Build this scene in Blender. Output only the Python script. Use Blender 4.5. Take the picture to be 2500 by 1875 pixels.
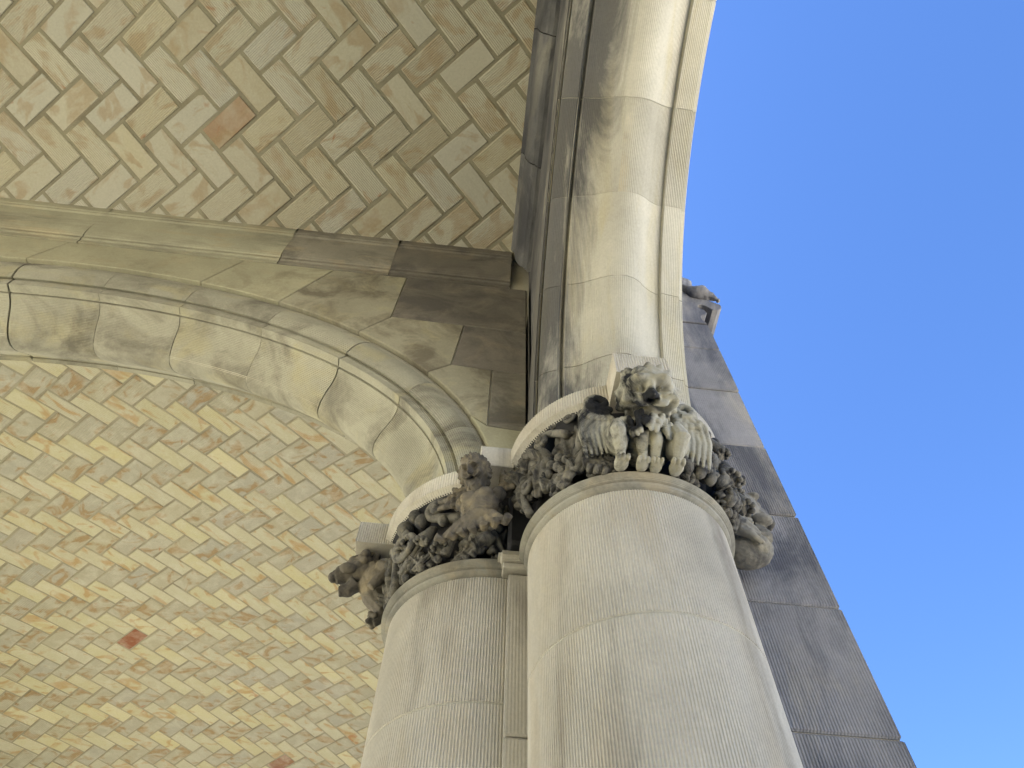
import bpy, bmesh, math, random
from mathutils import Vector, Matrix, noise
random.seed(7)
PI = math.pi
for o in list(bpy.data.objects): bpy.data.objects.remove(o)
SC = bpy.context.scene
COL = SC.collection
R = 0.307            # column radius in metres: the module of the building
EYE = 1.6            # eye height
def M(x, y, z): return Vector((x*R, y*R, z*R+EYE))     # module units above the eye -> metres

# ------------------------------------------------------------------ camera
cam = bpy.data.cameras.new('camera'); cam_ob = bpy.data.objects.new('camera', cam); COL.objects.link(cam_ob)
cam.sensor_width = 36; cam.lens = 36*1733/2500; cam.clip_start = 0.05; cam.clip_end = 2000
fpx, zx, zy = 1733.0, 1287-1250.0, -140-937.5
up = Vector((zx, zy, fpx)).normalized()
fw = (Vector((0, 0, 1)) - up*up.z).normalized()
rt = Vector(fw).cross(up)
if rt.x < 0: rt = -rt
yaw = math.radians(4.4)
eY = fw*math.cos(yaw) - rt*math.sin(yaw); eX = rt*math.cos(yaw) + fw*math.sin(yaw)
rot = Matrix(((eX.x, -eX.y, -eX.z), (eY.x, -eY.y, -eY.z), (up.x, -up.y, -up.z)))
cam_ob.matrix_world = Matrix.Translation((0, 0, EYE)) @ rot.to_4x4()
SC.camera = cam_ob

# ------------------------------------------------------------------ sky, sun, exposure
SUN_EL, SUN_AZ = math.radians(55), math.radians(-78)       # azimuth from +Y towards +X
w = bpy.data.worlds.new('World'); SC.world = w; w.use_nodes = True
nt = w.node_tree; nt.nodes.clear()
sky = nt.nodes.new('ShaderNodeTexSky'); sky.sky_type = 'NISHITA'; sky.sun_disc = False
sky.sun_elevation = SUN_EL; sky.sun_rotation = SUN_AZ
sky.air_density = 0.9; sky.dust_density = 0.3; sky.ozone_density = 3.0; sky.altitude = 500
hs = nt.nodes.new('ShaderNodeHueSaturation'); hs.inputs['Saturation'].default_value = 1.18; hs.inputs['Hue'].default_value = 0.508
bg = nt.nodes.new('ShaderNodeBackground'); bg.inputs['Strength'].default_value = 0.05
wo = nt.nodes.new('ShaderNodeOutputWorld')
nt.links.new(sky.outputs[0], hs.inputs['Color']); nt.links.new(hs.outputs[0], bg.inputs[0]); nt.links.new(bg.outputs[0], wo.inputs[0])
sl = bpy.data.lights.new('sun', 'SUN'); sl.energy = 5.0; sl.angle = math.radians(0.53); sl.color = (1.0, 0.95, 0.87)
so = bpy.data.objects.new('sun', sl); COL.objects.link(so)
sdir = Vector((math.cos(SUN_EL)*math.sin(SUN_AZ), math.cos(SUN_EL)*math.cos(SUN_AZ), math.sin(SUN_EL)))
so.rotation_euler = sdir.to_track_quat('Z', 'Y').to_euler(); so.location = (-20, 5, 30)
vs = SC.view_settings
vs.view_transform = 'Standard'; vs.look = 'None'; vs.gamma = 1.0; vs.exposure = 3.0; vs.use_curve_mapping = False
SC.cycles.max_bounces = 5; SC.cycles.diffuse_bounces = 2; SC.cycles.use_denoising = True
SC.cycles.sample_clamp_indirect = 10

# ------------------------------------------------------------------ materials
def nd(t, kind, **kw):
    n = t.nodes.new(kind)
    for k, v in kw.items():
        if k in n.inputs.keys(): n.inputs[k].default_value = v
        else: setattr(n, k, v)
    return n
def ramp(t, fac, stops):
    r = t.nodes.new('ShaderNodeValToRGB'); t.links.new(fac, r.inputs[0]); e = r.color_ramp.elements
    while len(e) < len(stops): e.new(0.5)
    for i, (p, c) in enumerate(stops):
        e[i].position = p; e[i].color = (c, c, c, 1) if isinstance(c, (int, float)) else (*c, 1)
    return r.outputs[0]
def mix(t, fac, a, b, mode='MIX'):
    m = t.nodes.new('ShaderNodeMix'); m.data_type = 'RGBA'; m.blend_type = mode
    if isinstance(fac, (int, float)): m.inputs[0].default_value = fac
    else: t.links.new(fac, m.inputs[0])
    for s, v in ((6, a), (7, b)):
        if isinstance(v, tuple): m.inputs[s].default_value = (*v, 1)
        else: t.links.new(v, m.inputs[s])
    return m.outputs[2]
def math_(t, op, a, b=None):
    m = t.nodes.new('ShaderNodeMath'); m.operation = op
    for i, v in enumerate((a, b)):
        if v is None: continue
        if isinstance(v, (int, float)): m.inputs[i].default_value = v
        else: t.links.new(v, m.inputs[i])
    return m.outputs[0]
def newmat(name):
    m = bpy.data.materials.new(name); m.use_nodes = True; t = m.node_tree; t.nodes.clear()
    out = t.nodes.new('ShaderNodeOutputMaterial'); b = t.nodes.new('ShaderNodeBsdfPrincipled')
    t.links.new(b.outputs[0], out.inputs[0]); b.inputs['Roughness'].default_value = 0.85
    b.inputs['Specular IOR Level'].default_value = 0.25
    return m, t, b
def coords(t, scale=(1, 1, 1), shift=None):
    tc = t.nodes.new('ShaderNodeTexCoord'); mp = t.nodes.new('ShaderNodeMapping'); mp.inputs['Scale'].default_value = scale
    src = tc.outputs['Object']
    if shift is not None:
        a = t.nodes.new('ShaderNodeVectorMath'); a.operation = 'ADD'
        t.links.new(src, a.inputs[0]); t.links.new(shift, a.inputs[1]); src = a.outputs[0]
    t.links.new(src, mp.inputs[0]); return mp.outputs[0]
def noi(t, vec, scale, detail=6, rough=0.6, dist=0.0):
    n = t.nodes.new('ShaderNodeTexNoise'); t.links.new(vec, n.inputs['Vector'])
    n.inputs['Scale'].default_value = scale; n.inputs['Detail'].default_value = detail
    n.inputs['Roughness'].default_value = rough; n.inputs['Distortion'].default_value = dist
    return n.outputs[0]

def stone(name, base, dark=(0.10, 0.10, 0.115), dark_amt=0.6, dark_at=0.58, dscale=(3, 3, 1.1), warm=(0.42, 0.33, 0.20), warm_amt=0.35,
          bump=0.35, vary=0.10, grain=0.12, bdist=0.0025, side=None, shift=7.0, spots=()):
    m, t, b = newmat(name)
    oi = t.nodes.new('ShaderNodeObjectInfo')
    sh = t.nodes.new('ShaderNodeCombineXYZ'); t.links.new(math_(t, 'MULTIPLY', oi.outputs['Random'], shift), sh.inputs[0])
    v = coords(t); vs_ = coords(t, dscale, sh.outputs[0])
    n1 = noi(t, v, 2.3, 8, 0.62)
    lo = tuple(c*0.80 for c in base); hi = tuple(min(1, c*1.14) for c in base)
    c = mix(t, ramp(t, n1, [(0.32, 0.0), (0.68, 1.0)]), lo, hi)
    nw = noi(t, vs_, 1.7, 5, 0.55, 0.8)
    c = mix(t, math_(t, 'MULTIPLY', ramp(t, nw, [(0.52, 0.0), (0.66, 1.0)]), warm_amt), c, warm)
    ns = noi(t, vs_, 1.25, 9, 0.68, 0.6)
    if side is not None:      # crust that has grown on one side of the carving (world x of its edge, strength)
        sx_ = t.nodes.new('ShaderNodeSeparateXYZ'); t.links.new(v, sx_.inputs[0])
        gq = math_(t, 'MULTIPLY', math_(t, 'SUBTRACT', side[0], sx_.outputs[0]), side[1])
        gq = math_(t, 'MAXIMUM', math_(t, 'MINIMUM', gq, side[2]), -side[2]*1.2); ns = math_(t, 'ADD', ns, gq)
    for px_, pr_ in spots:    # patches of crust: centre in metres, radius
        dn = t.nodes.new('ShaderNodeVectorMath'); dn.operation = 'DISTANCE'; t.links.new(v, dn.inputs[0]); dn.inputs[1].default_value = px_
        ns = math_(t, 'ADD', ns, math_(t, 'MULTIPLY', math_(t, 'MAXIMUM', math_(t, 'SUBTRACT', 1.0, math_(t, 'DIVIDE', dn.outputs['Value'], pr_)), 0.0), 0.65))
    msk = math_(t, 'MULTIPLY', ramp(t, ns, [(dark_at-0.10, 0.0), (dark_at+0.08, 1.0)]), dark_amt)
    c = mix(t, msk, c, dark)
    g = noi(t, v, 95, 4, 0.7)
    c = mix(t, 1.0, c, ramp(t, g, [(0.3, 1-grain), (0.7, 1+grain*0.3)]), 'MULTIPLY')
    hv = t.nodes.new('ShaderNodeHueSaturation'); t.links.new(c, hv.inputs['Color'])
    t.links.new(math_(t, 'ADD', math_(t, 'MULTIPLY', oi.outputs['Random'], 2*vary), 1-vary), hv.inputs['Value'])
    t.links.new(hv.outputs[0], b.inputs['Base Color'])
    bp = t.nodes.new('ShaderNodeBump'); bp.inputs['Strength'].default_value = bump; bp.inputs['Distance'].default_value = bdist
    h = mix(t, 0.5, g, noi(t, v, 28, 6, 0.7)); t.links.new(h, bp.inputs['Height']); t.links.new(bp.outputs[0], b.inputs['Normal'])
    return m
LIME = (0.44, 0.415, 0.345)
m_col = stone('limestone_column', (0.585, 0.545, 0.465), dark_amt=0.7, dark_at=0.61, dark=(0.24, 0.21, 0.17), dscale=(3.6, 3.6, 0.7), warm_amt=0.25, vary=0.03, shift=0.05)
m_arch = stone('limestone_arch', (0.45, 0.43, 0.365), dark=(0.06, 0.06, 0.066), dark_amt=0.86, dark_at=0.57, dscale=(4.5, 0.8, 0.8), warm=(0.42, 0.36, 0.20), vary=0.05, side=(0.45, 1.5, 0.17), shift=0.0)
m_ring = stone('greyed_limestone', (0.33, 0.315, 0.265), dark=(0.13, 0.125, 0.11), dark_amt=0.7, dark_at=0.55, dscale=(4, 4, 3), vary=0.05)
m_tarch = stone('limestone_transverse', (0.35, 0.338, 0.272), dark=(0.11, 0.098, 0.08), dark_amt=0.75, dark_at=0.585, dscale=(1.8, 2.0, 3.2), warm=(0.42, 0.37, 0.20), vary=0.07, shift=0.5)
m_span = stone('limestone_spandrel', (0.42, 0.40, 0.285), dark=(0.17, 0.145, 0.10), dark_amt=0.55, dark_at=0.60, dscale=(2.6, 2.0, 3.0), warm_amt=0.2, vary=0.08, shift=1.0)
m_span2 = stone('stained_spandrel', (0.345, 0.325, 0.245), dark=(0.13, 0.11, 0.082), dark_amt=0.75, dark_at=0.565, dscale=(3.0, 2.0, 3.2), warm=(0.40, 0.365, 0.24), warm_amt=0.6, vary=0.06, shift=1.0)
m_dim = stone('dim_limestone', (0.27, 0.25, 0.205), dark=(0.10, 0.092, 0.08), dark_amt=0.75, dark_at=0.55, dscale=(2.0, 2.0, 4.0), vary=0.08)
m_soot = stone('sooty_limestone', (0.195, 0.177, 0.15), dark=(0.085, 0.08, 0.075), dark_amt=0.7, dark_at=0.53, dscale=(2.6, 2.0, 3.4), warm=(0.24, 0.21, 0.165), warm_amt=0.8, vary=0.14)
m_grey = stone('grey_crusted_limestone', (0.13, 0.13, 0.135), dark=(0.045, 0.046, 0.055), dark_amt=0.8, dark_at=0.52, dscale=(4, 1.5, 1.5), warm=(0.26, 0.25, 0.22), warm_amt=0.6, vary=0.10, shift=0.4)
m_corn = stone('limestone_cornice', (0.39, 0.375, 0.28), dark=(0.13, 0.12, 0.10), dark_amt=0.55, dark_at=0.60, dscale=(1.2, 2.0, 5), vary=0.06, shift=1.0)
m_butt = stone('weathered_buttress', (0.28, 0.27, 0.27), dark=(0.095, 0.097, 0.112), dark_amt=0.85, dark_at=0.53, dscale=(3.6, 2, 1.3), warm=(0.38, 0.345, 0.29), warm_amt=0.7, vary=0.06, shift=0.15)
m_bell = stone('shade_toned_limestone', (0.05, 0.05, 0.054), dark=(0.02, 0.02, 0.025), warm=(0.10, 0.09, 0.07), vary=0.02)  # near-black base puts the shade between the leaves into the colour
m_carve = stone('carved_limestone', (0.185, 0.173, 0.147), dark=(0.022, 0.023, 0.03), dark_amt=0.88, dark_at=0.55, dscale=(5, 5, 4), warm=(0.27, 0.235, 0.16), warm_amt=0.5, bump=0.6, vary=0.22, bdist=0.004)
m_beast = stone('patinated_limestone', (0.40, 0.38, 0.31), dark=(0.007, 0.008, 0.012), dark_amt=0.97, dark_at=0.59, dscale=(8, 8, 6), warm=(0.36, 0.31, 0.16), warm_amt=0.45, bump=0.7, vary=0.03, bdist=0.004, side=(0.47, 1.6, 0.05), spots=(((.452, 1.105, 3.452), .036), ((.50, 1.085, 3.365), .042), ((.46, 1.13, 3.315), .055), ((.375, 1.18, 3.43), .06), ((.43, 1.13, 3.24), .03)))
m_man = stone('brown_carved_limestone', (0.18, 0.158, 0.125), dark=(0.02, 0.02, 0.025), dark_amt=0.88, dark_at=0.56, dscale=(6, 6, 5), warm=(0.32, 0.26, 0.16), warm_amt=0.6, bump=0.6, vary=0.03, bdist=0.004)
m_mort = stone('pale_mortar', (0.50, 0.47, 0.38), dark_amt=0.3, vary=0.02)
m_bed = stone('vault_mortar', (0.27, 0.25, 0.185), warm=(0.28, 0.255, 0.175), dark=(0.13, 0.105, 0.07), dark_amt=0.5, dark_at=0.6, dscale=(4, 4, 4), vary=0.02, bump=0.6)
m_wall = stone('plain_limestone', (0.42, 0.39, 0.31), vary=0.02)

def tile_mat(name, stops, stain, stain_amt, sat=0.50):
    m, t, b = newmat(name); b.inputs['Roughness'].default_value = 0.55
    oi = t.nodes.new('ShaderNodeObjectInfo')
    gi = t.nodes.new('ShaderNodeNewGeometry'); rn = math_(t, 'FRACT', math_(t, 'ADD', oi.outputs['Random'], gi.outputs['Random Per Island']))
    cx = t.nodes.new('ShaderNodeCombineXYZ')
    for i, k in enumerate((37.0, 61.0, 13.0)): t.links.new(math_(t, 'MULTIPLY', rn, k), cx.inputs[i])
    v = coords(t, (1, 1.7, 1), cx.outputs[0]); v0 = coords(t, (1, 1, 1), cx.outputs[0])
    c = ramp(t, rn, stops)
    n = noi(t, v, 3.6, 3, 0.5, 1.4)
    c = mix(t, math_(t, 'MULTIPLY', ramp(t, n, [(sat, 0.0), (sat+.10, 1.0)]), stain_amt), c, stain)
    n2 = noi(t, v0, 7.0, 5, 0.6, 0.5)
    c = mix(t, math_(t, 'MULTIPLY', ramp(t, n2, [(0.45, 0.0), (0.75, 1.0)]), 0.55), c, (0.46, 0.44, 0.37))
    n3 = noi(t, v, 2.2, 3, 0.5, 2.0)
    c = mix(t, math_(t, 'MULTIPLY', ramp(t, n3, [(0.69, 0.0), (0.75, 1.0)]), 0.6), c, (0.30, 0.13, 0.055))
    g = noi(t, v0, 70, 4, 0.7)
    c = mix(t, 1.0, c, ramp(t, g, [(0.3, 0.88), (0.7, 1.04)]), 'MULTIPLY')
    t.links.new(c, b.inputs['Base Color'])
    bp = t.nodes.new('ShaderNodeBump'); bp.inputs['Strength'].default_value = 0.35; bp.inputs['Distance'].default_value = 0.002
    t.links.new(mix(t, 0.5, g, noi(t, v0, 20, 4, 0.6)), bp.inputs['Height']); t.links.new(bp.outputs[0], b.inputs['Normal'])
    return m
m_tile = tile_mat('glazed_clay_tile', [(0.0, (0.40, 0.38, 0.305)), (0.2, (0.45, 0.425, 0.345)), (0.4, (0.40, 0.39, 0.345)), (0.55, (0.45, 0.415, 0.31)),
                  (0.7, (0.37, 0.335, 0.25)), (0.85, (0.44, 0.425, 0.37)), (0.985, (0.40, 0.37, 0.29)), (0.992, (0.33, 0.24, 0.16)), (1.0, (0.31, 0.20, 0.13))], (0.31, 0.23, 0.135), 0.6)
m_tile2 = tile_mat('lit_yellow_tile', [(0.0, (0.370, 0.348, 0.238)), (0.25, (0.405, 0.378, 0.246)), (0.45, (0.370, 0.352, 0.273)), (0.62, (0.414, 0.378, 0.229)),
                  (0.80, (0.352, 0.330, 0.246)), (1.0, (0.45, 0.415, 0.27))], (0.32, 0.205, 0.085), 0.75, 0.54)  # lighter yellow on one diagonal: light caught by the ribs, put in colour
m_tile3 = tile_mat('shaded_grey_tile', [(0.0, (0.299, 0.282, 0.216)), (0.25, (0.326, 0.312, 0.246)), (0.5, (0.290, 0.282, 0.238)), (0.75, (0.326, 0.304, 0.220)),
                  (0.992, (0.308, 0.295, 0.246)), (0.995, (0.194, 0.075, 0.040)), (1.0, (0.22, 0.085, 0.045))], (0.245, 0.16, 0.07), 0.8, 0.52)  # greyer twin for the crossing tiles, their shading put in the colour

# ------------------------------------------------------------------ object helpers
def thing(name, label, cat, loc, group=None):
    o = bpy.data.objects.new(name, None); COL.objects.link(o); o.location = loc; o.empty_display_size = 0.1
    o['label'] = label; o['category'] = cat; o['kind'] = 'thing'
    if group: o['group'] = group
    return o
def obj(name, me, mat, parent=None, base=None, label=None, kind=None):
    """link a mesh whose vertices are in world space (base = world position of the root, so the part keeps its place)"""
    o = bpy.data.objects.new(name, me); COL.objects.link(o)
    if mat is not None and not me.materials: me.materials.append(mat)
    if parent is not None:
        o.parent = parent
        if parent.parent is None: o.matrix_parent_inverse = Matrix.Translation(-parent.location)
    if label: o['label'] = label
    if kind: o['kind'] = kind
    return o
def me_from(name, verts, faces, smooth=False, angle=None):
    me = bpy.data.meshes.new(name); me.from_pydata([tuple(v) for v in verts], [], faces); me.update()
    if smooth: me.polygons.foreach_set('use_smooth', [True]*len(me.polygons))
    if angle is not None:
        try: me.set_sharp_from_angle(angle=angle)
        except Exception: pass
    return me
def grid_faces(nu, nv, closed_u=False, o=0, flip=False):
    f = []
    for j in range(nv-1):
        for i in range(nu if closed_u else nu-1):
            a = o+j*nu+i; b_ = o+j*nu+(i+1) % nu; c = o+(j+1)*nu+(i+1) % nu; d = o+(j+1)*nu+i
            f.append((a, d, c, b_) if flip else (a, b_, c, d))
    return f
def resample(pts, step):
    """resample a 2D polyline finely, keeping its corners; returns (point, arc length, normal)"""
    out = []; s = 0.0
    for (x0, y0), (x1, y1) in zip(pts[:-1], pts[1:]):
        L = math.hypot(x1-x0, y1-y0); n = max(1, int(round(L/step))); nx, ny = (y1-y0)/max(L, 1e-9), -(x1-x0)/max(L, 1e-9)
        for k in range(n): out.append(((x0+(x1-x0)*k/n, y0+(y1-y0)*k/n), s+L*k/n, (nx, ny)))
        s += L
    out.append((pts[-1], s, (nx, ny))); return out
def arc(cx, cy, r, a0, a1, n):
    return [(cx+r*math.cos(math.radians(a0+(a1-a0)*i/n)), cy+r*math.sin(math.radians(a0+(a1-a0)*i/n))) for i in range(n+1)]
def box_mesh(name, x0, x1, y0, y1, z0, z1, bev=0.006, seg=1):
    bm = bmesh.new(); bmesh.ops.create_cube(bm, size=1)
    for v in bm.verts: v.co = Vector((x0+(v.co.x+.5)*(x1-x0), y0+(v.co.y+.5)*(y1-y0), z0+(v.co.z+.5)*(z1-z0)))
    if bev: bmesh.ops.bevel(bm, geom=bm.edges[:], offset=bev, segments=seg, affect='EDGES')
    me = bpy.data.meshes.new(name); bm.to_mesh(me); bm.free(); return me

# ------------------------------------------------------------------ ground and setting
def sheet(name, x0, x1, y0, y1, z, mat):
    o = obj(name, me_from(name, [(x0, y0, z), (x1, y0, z), (x1, y1, z), (x0, y1, z)], [(0, 1, 2, 3)]), mat); o['kind'] = 'structure'; return o
m_ground = stone('pale_paving', (0.58, 0.55, 0.47), dark=(0.42, 0.39, 0.33), dark_amt=0.4, warm=(0.5, 0.45, 0.34), vary=0.0)
m_floor = stone('tan_brick_paving', (0.29, 0.275, 0.18), dark=(0.22, 0.205, 0.13), dark_amt=0.4, warm=(0.31, 0.29, 0.18), vary=0.0)
sheet('ground', -250, 250, -250, 250, 0.0, m_ground)
sheet('porch_floor', -9.0, 0.9, -12.0, 12.5, 0.004, m_floor)

# ------------------------------------------------------------------ vault surfaces (metres above the eye)
def near_z(x, y): return 4.731 - 0.157*y*y
def far_z(x, y): return 4.686 - 0.042*(x+2.493)**2 - 0.029*(y-6.263)**2
def arc_table(f, a, b, n=400):
    s = 0; tab = [(0.0, a)]; p = (a, f(a))
    for i in range(1, n+1):
        q = a+(b-a)*i/n; r_ = (q, f(q)); s += math.hypot(r_[0]-p[0], r_[1]-p[1]); tab.append((s, q)); p = r_
    return tab
def inv(tab, s):
    lo, hi = 0, len(tab)-1
    if s <= 0: return tab[0][1]+s
    if s >= tab[-1][0]: return tab[-1][1]+(s-tab[-1][0])
    while hi-lo > 1:
        m_ = (lo+hi)//2
        if tab[m_][0] <= s: lo = m_
        else: hi = m_
    f = (s-tab[lo][0])/(tab[hi][0]-tab[lo][0]); return tab[lo][1]+f*(tab[hi][1]-tab[lo][1])

def tile_meshes(prefix, L, W, ribs):
    """clay tile, local x = long side, outward face at z = 0 looking towards -z; a few uneven variants, ribbed or smooth"""
    out = []
    for k in range(4):
        rnd = random.Random(k*11+ribs)
        bev, th = 0.004, 0.022
        nr = ribs if k < 2 else 3
        ys = [-W/2+bev+(W-2*bev)*i/(2*nr) for i in range(2*nr+1)]
        amp = 0.0010 if k < 2 else 0.0002
        js = [(rnd.uniform(-.003, .003), rnd.uniform(-.003, .003)) for _ in range(4)]
        def jit(x, y, ins):
            fx, fy = (x/L+.5), (y/W+.5)
            dx = sum(w_*j[0] for w_, j in zip(((1-fx)*(1-fy), fx*(1-fy), fx*fy, (1-fx)*fy), js))
            dy = sum(w_*j[1] for w_, j in zip(((1-fx)*(1-fy), fx*(1-fy), fx*fy, (1-fx)*fy), js))
            return x+dx, y+dy
        vv = []; ff = []
        for xx in (-L/2+bev, L/2-bev):
            for i, yy in enumerate(ys):
                x, y = jit(xx, yy, bev); vv.append((x, y, -(amp if i % 2 else -amp)))
        n = len(ys)
        for i in range(n-1): ff.append((i, n+i, n+i+1, i+1)[::-1])
        b0 = len(vv)
        for (xx, yy, zz) in ((-L/2, -W/2, bev*.8), (L/2, -W/2, bev*.8), (L/2, W/2, bev*.8), (-L/2, W/2, bev*.8)):
            x, y = jit(xx, yy, 0); vv.append((x, y, zz))
        for (xx, yy) in ((-L/2, -W/2), (L/2, -W/2), (L/2, W/2), (-L/2, W/2)):
            x, y = jit(xx, yy, 0); vv.append((x, y, th))
        ff.append((b0, b0+1, n, 0)[::-1]); ff.append((b0+2, b0+3, n-1, 2*n-1)[::-1])
        ff.append([b0+3, b0]+list(range(0, n))); ff.append([b0+1, b0+2]+list(range(2*n-1, n-1, -1)))
        for i in range(4): ff.append((b0+i, b0+4+i, b0+4+(i+1) % 4, b0+(i+1) % 4))
        ff.append((b0+4, b0+7, b0+6, b0+5))
        me = me_from(prefix, vv, ff)
        bm = bmesh.new(); bm.from_mesh(me); bmesh.ops.recalc_face_normals(bm, faces=bm.faces[:]); bm.to_mesh(me); bm.free()
        out.append(me)
    return out

def project(P):
    """world point -> photo pixels (only used to choose which tiles show largest)"""
    v = P-Vector((0, 0, EYE)); c = v.x*eX + v.y*eY + v.z*up
    return (None if c.z < 0.05 else (1250+c.x/c.z*fpx, 937.5+c.y/c.z*fpx, c.z))

def herringbone(zf, xr, yr, w_, anchor, tabs, keep):
    """centres of a herringbone laid along the surface; anchor = (x, y) of one tile centre; tabs = arc-length tables for x and y"""
    tx, ty = tabs
    sx = lambda x: next(s for s, q in tx if q >= x); sy = lambda y: next(s for s, q in ty if q >= y)
    ax, ay = sx(anchor[0]), sy(anchor[1]); c = 1/math.sqrt(2)
    res = []
    for i in range(-60, 61):
        for j in range(-30, 31):
            for kind in (0, 1):
                u = i+2*j+(1.0 if kind == 0 else 0.5); v = i-2*j+(0.5 if kind == 0 else 2.0)
                u -= 1.0; v -= 0.5
                s1 = ax+(u+v)*c*w_; s2 = ay+(u-v)*c*w_
                x = inv(tx, s1); y = inv(ty, s2)
                if xr[0] < x < xr[1] and yr[0] < y < yr[1]:
                    res.append((x, y, kind))
    return res
def tile_matrix(zf, x, y, kind, rnd, tilt=0.008):
    e = 1e-3
    dx = Vector((e, 0, zf(x+e, y)-zf(x, y))).normalized(); dy = Vector((0, e, zf(x, y+e)-zf(x, y))).normalized()
    n = dx.cross(dy).normalized()
    dy = n.cross(dx)
    d = (dx+dy if kind == 0 else dx-dy).normalized()
    d = (d + n*rnd.uniform(-tilt, tilt) + n.cross(d)*rnd.uniform(-.008, .008)).normalized()
    n2 = (n + n.cross(d)*rnd.uniform(-tilt, tilt)); n2 = (n2-d*n2.dot(d)).normalized()
    s = n2.cross(d)
    P = Vector((x, y, zf(x, y)+EYE)) - n2*rnd.uniform(-.002, .002)
    return Matrix(((d.x, s.x, n2.x, P.x), (d.y, s.y, n2.y, P.y), (d.z, s.z, n2.z, P.z), (0, 0, 0, 1)))

def build_vault(name, label, zf, shell, tr, yr, w_, tl, anchor, mat, ribs, limit, seed):
    rnd = random.Random(seed)
    cx, cy = (shell[0]+shell[1])/2, (shell[2]+shell[3])/2
    base = Vector((cx, cy, 4.0+EYE))
    root = thing(name, label, 'vault', base)
    nx, ny = 40, 40; vv = []
    for j in range(ny+1):
        for i in range(nx+1):
            x = shell[0]+(shell[1]-shell[0])*i/nx; y = shell[2]+(shell[3]-shell[2])*j/ny
            vv.append((x, y, zf(x, y)+EYE+0.0065))
    nb = len(vv); vv += [(x, y, z+0.10) for x, y, z in vv]
    ff = grid_faces(nx+1, ny+1, flip=True)+grid_faces(nx+1, ny+1, o=nb)
    obj('mortar_bed', me_from('mortar_bed', vv, ff, True), m_bed, root)
    tx = arc_table(lambda x: zf(x, cy), tr[0]-1, tr[1]+1); ty = arc_table(lambda y: zf(cx, y), yr[0]-1, yr[1]+1)
    cells = herringbone(zf, tr, yr, w_, anchor, (tx, ty), None)
    meshes = tile_meshes('tile', tl[0], tl[1], ribs)
    mats = mat if isinstance(mat, tuple) else (mat, mat)
    sets = []
    for q_ in mats:
        cps = [m_.copy() for m_ in meshes]
        for m_ in cps: m_.materials.append(q_)
        sets.append(cps)
    scored = []
    for x, y, k in cells:
        q = project(Vector((x, y, zf(x, y)+EYE)))
        vis = q is not None and -60 < q[0] < 2560 and -60 < q[1] < 1935
        scored.append((0 if vis else 1, q[2] if q else 99, x, y, k))
    scored.sort()
    bm = bmesh.new()
    for n_, (bad, dep, x, y, k) in enumerate(scored):
        mw = tile_matrix(zf, x, y, k, rnd); me = sets[k][rnd.choices((0, 1, 2, 3), (3, 3, 2, 2))[0]]
        if n_ < limit and not bad:
            o = bpy.data.objects.new('tile', me); COL.objects.link(o); o.parent = root
            o.matrix_parent_inverse = Matrix.Translation(-base); o.matrix_basis = mw
        else:
            t_ = me.copy(); t_.transform(mw); n0 = len(bm.faces); bm.from_mesh(t_); bpy.data.meshes.remove(t_)
            if k == 1 and mats[1] is not mats[0]:
                bm.faces.ensure_lookup_table()
                for f_ in bm.faces[n0:]: f_.material_index = 1
    if len(bm.verts):
        me = bpy.data.meshes.new('tile_field'); bm.to_mesh(me); me.materials.append(mats[0]); me.materials.append(mats[1]); obj('tile_field', me, None, root, kind='stuff')
    bm.free()
    return root
build_vault('tiled_barrel_vault', 'near herringbone clay tile vault overhead, upper left, edged by the straight stone cornice', near_z,
            (-5.0, 0.16, -1.72, 1.72), (-4.9, 0.22), (-1.70, 1.80), 0.168, (0.314, 0.149), (-1.60, 0.90), m_tile, 12, 290, 3)
build_vault('tiled_dome_vault', 'far yellowish herringbone clay tile dome seen below the curved stone arch', far_z,
            (-6.5, 0.5, 2.2, 10.8), (-6.0, 0.45), (2.25, 10.0), 0.165, (0.311, 0.150), (-2.93, 3.33), (m_tile2, m_tile3), 8, 300, 5)

# ------------------------------------------------------------------ swept arches cut into voussoirs
STEP = 0.0021
def tooled(profile, groove=0.0011, pitch=0.0084):
    """module-unit profile -> metre profile with fine tooled grooves cut along it"""
    pm = [(a*R, b*R) for a, b in profile]
    out = []
    for (p, s, n) in resample(pm, STEP):
        g = groove*(0.5-0.5*math.cos(2*PI*s/pitch)); out.append((p[0]-n[0]*g, p[1]-n[1]*g))
    return out
def arch_point(axis, c, a, b, z0, n, kb, th, t, t0):
    A = a*R+n; B = b*R+n*(kb if n > 0 else 1)
    h = c*R+A*math.cos(th); z = z0*R+B*math.sin(th)+EYE
    return Vector((h, t0*R+t, z)) if axis == 'X' else Vector((t0*R+t, h, z))
def voussoir(axis, geo, prof, th0, th1, seg, rnd, chip=0.0):
    c, a, b, z0, t0, kb = geo
    nu = len(prof); vv = []
    for j in range(seg+1):
        th = th0+(th1-th0)*j/seg
        for (t, n) in prof: vv.append(arch_point(axis, c, a, b, z0, n, kb, th, t, t0))
    f = grid_faces(nu, seg+1, flip=(axis == 'X'))
    f.append(list(range(nu))[::(1 if axis == 'X' else -1)]); f.append([seg*nu+i for i in range(nu)][::(-1 if axis == 'X' else 1)])
    return me_from('voussoir', vv, f)
def q_round(x0, y0, x1, y1, bulge, n=10):
    """convex curve between two profile points, bulging to the right-hand side by the given height"""
    out = []; L = math.hypot(x1-x0, y1-y0); nx, ny = (y1-y0)/L, -(x1-x0)/L
    for i in range(n+1):
        f = i/n; h = math.sin(PI*f)**0.8*bulge; out.append((x0+(x1-x0)*f+nx*h, y0+(y1-y0)*f+ny*h))
    return out
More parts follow.
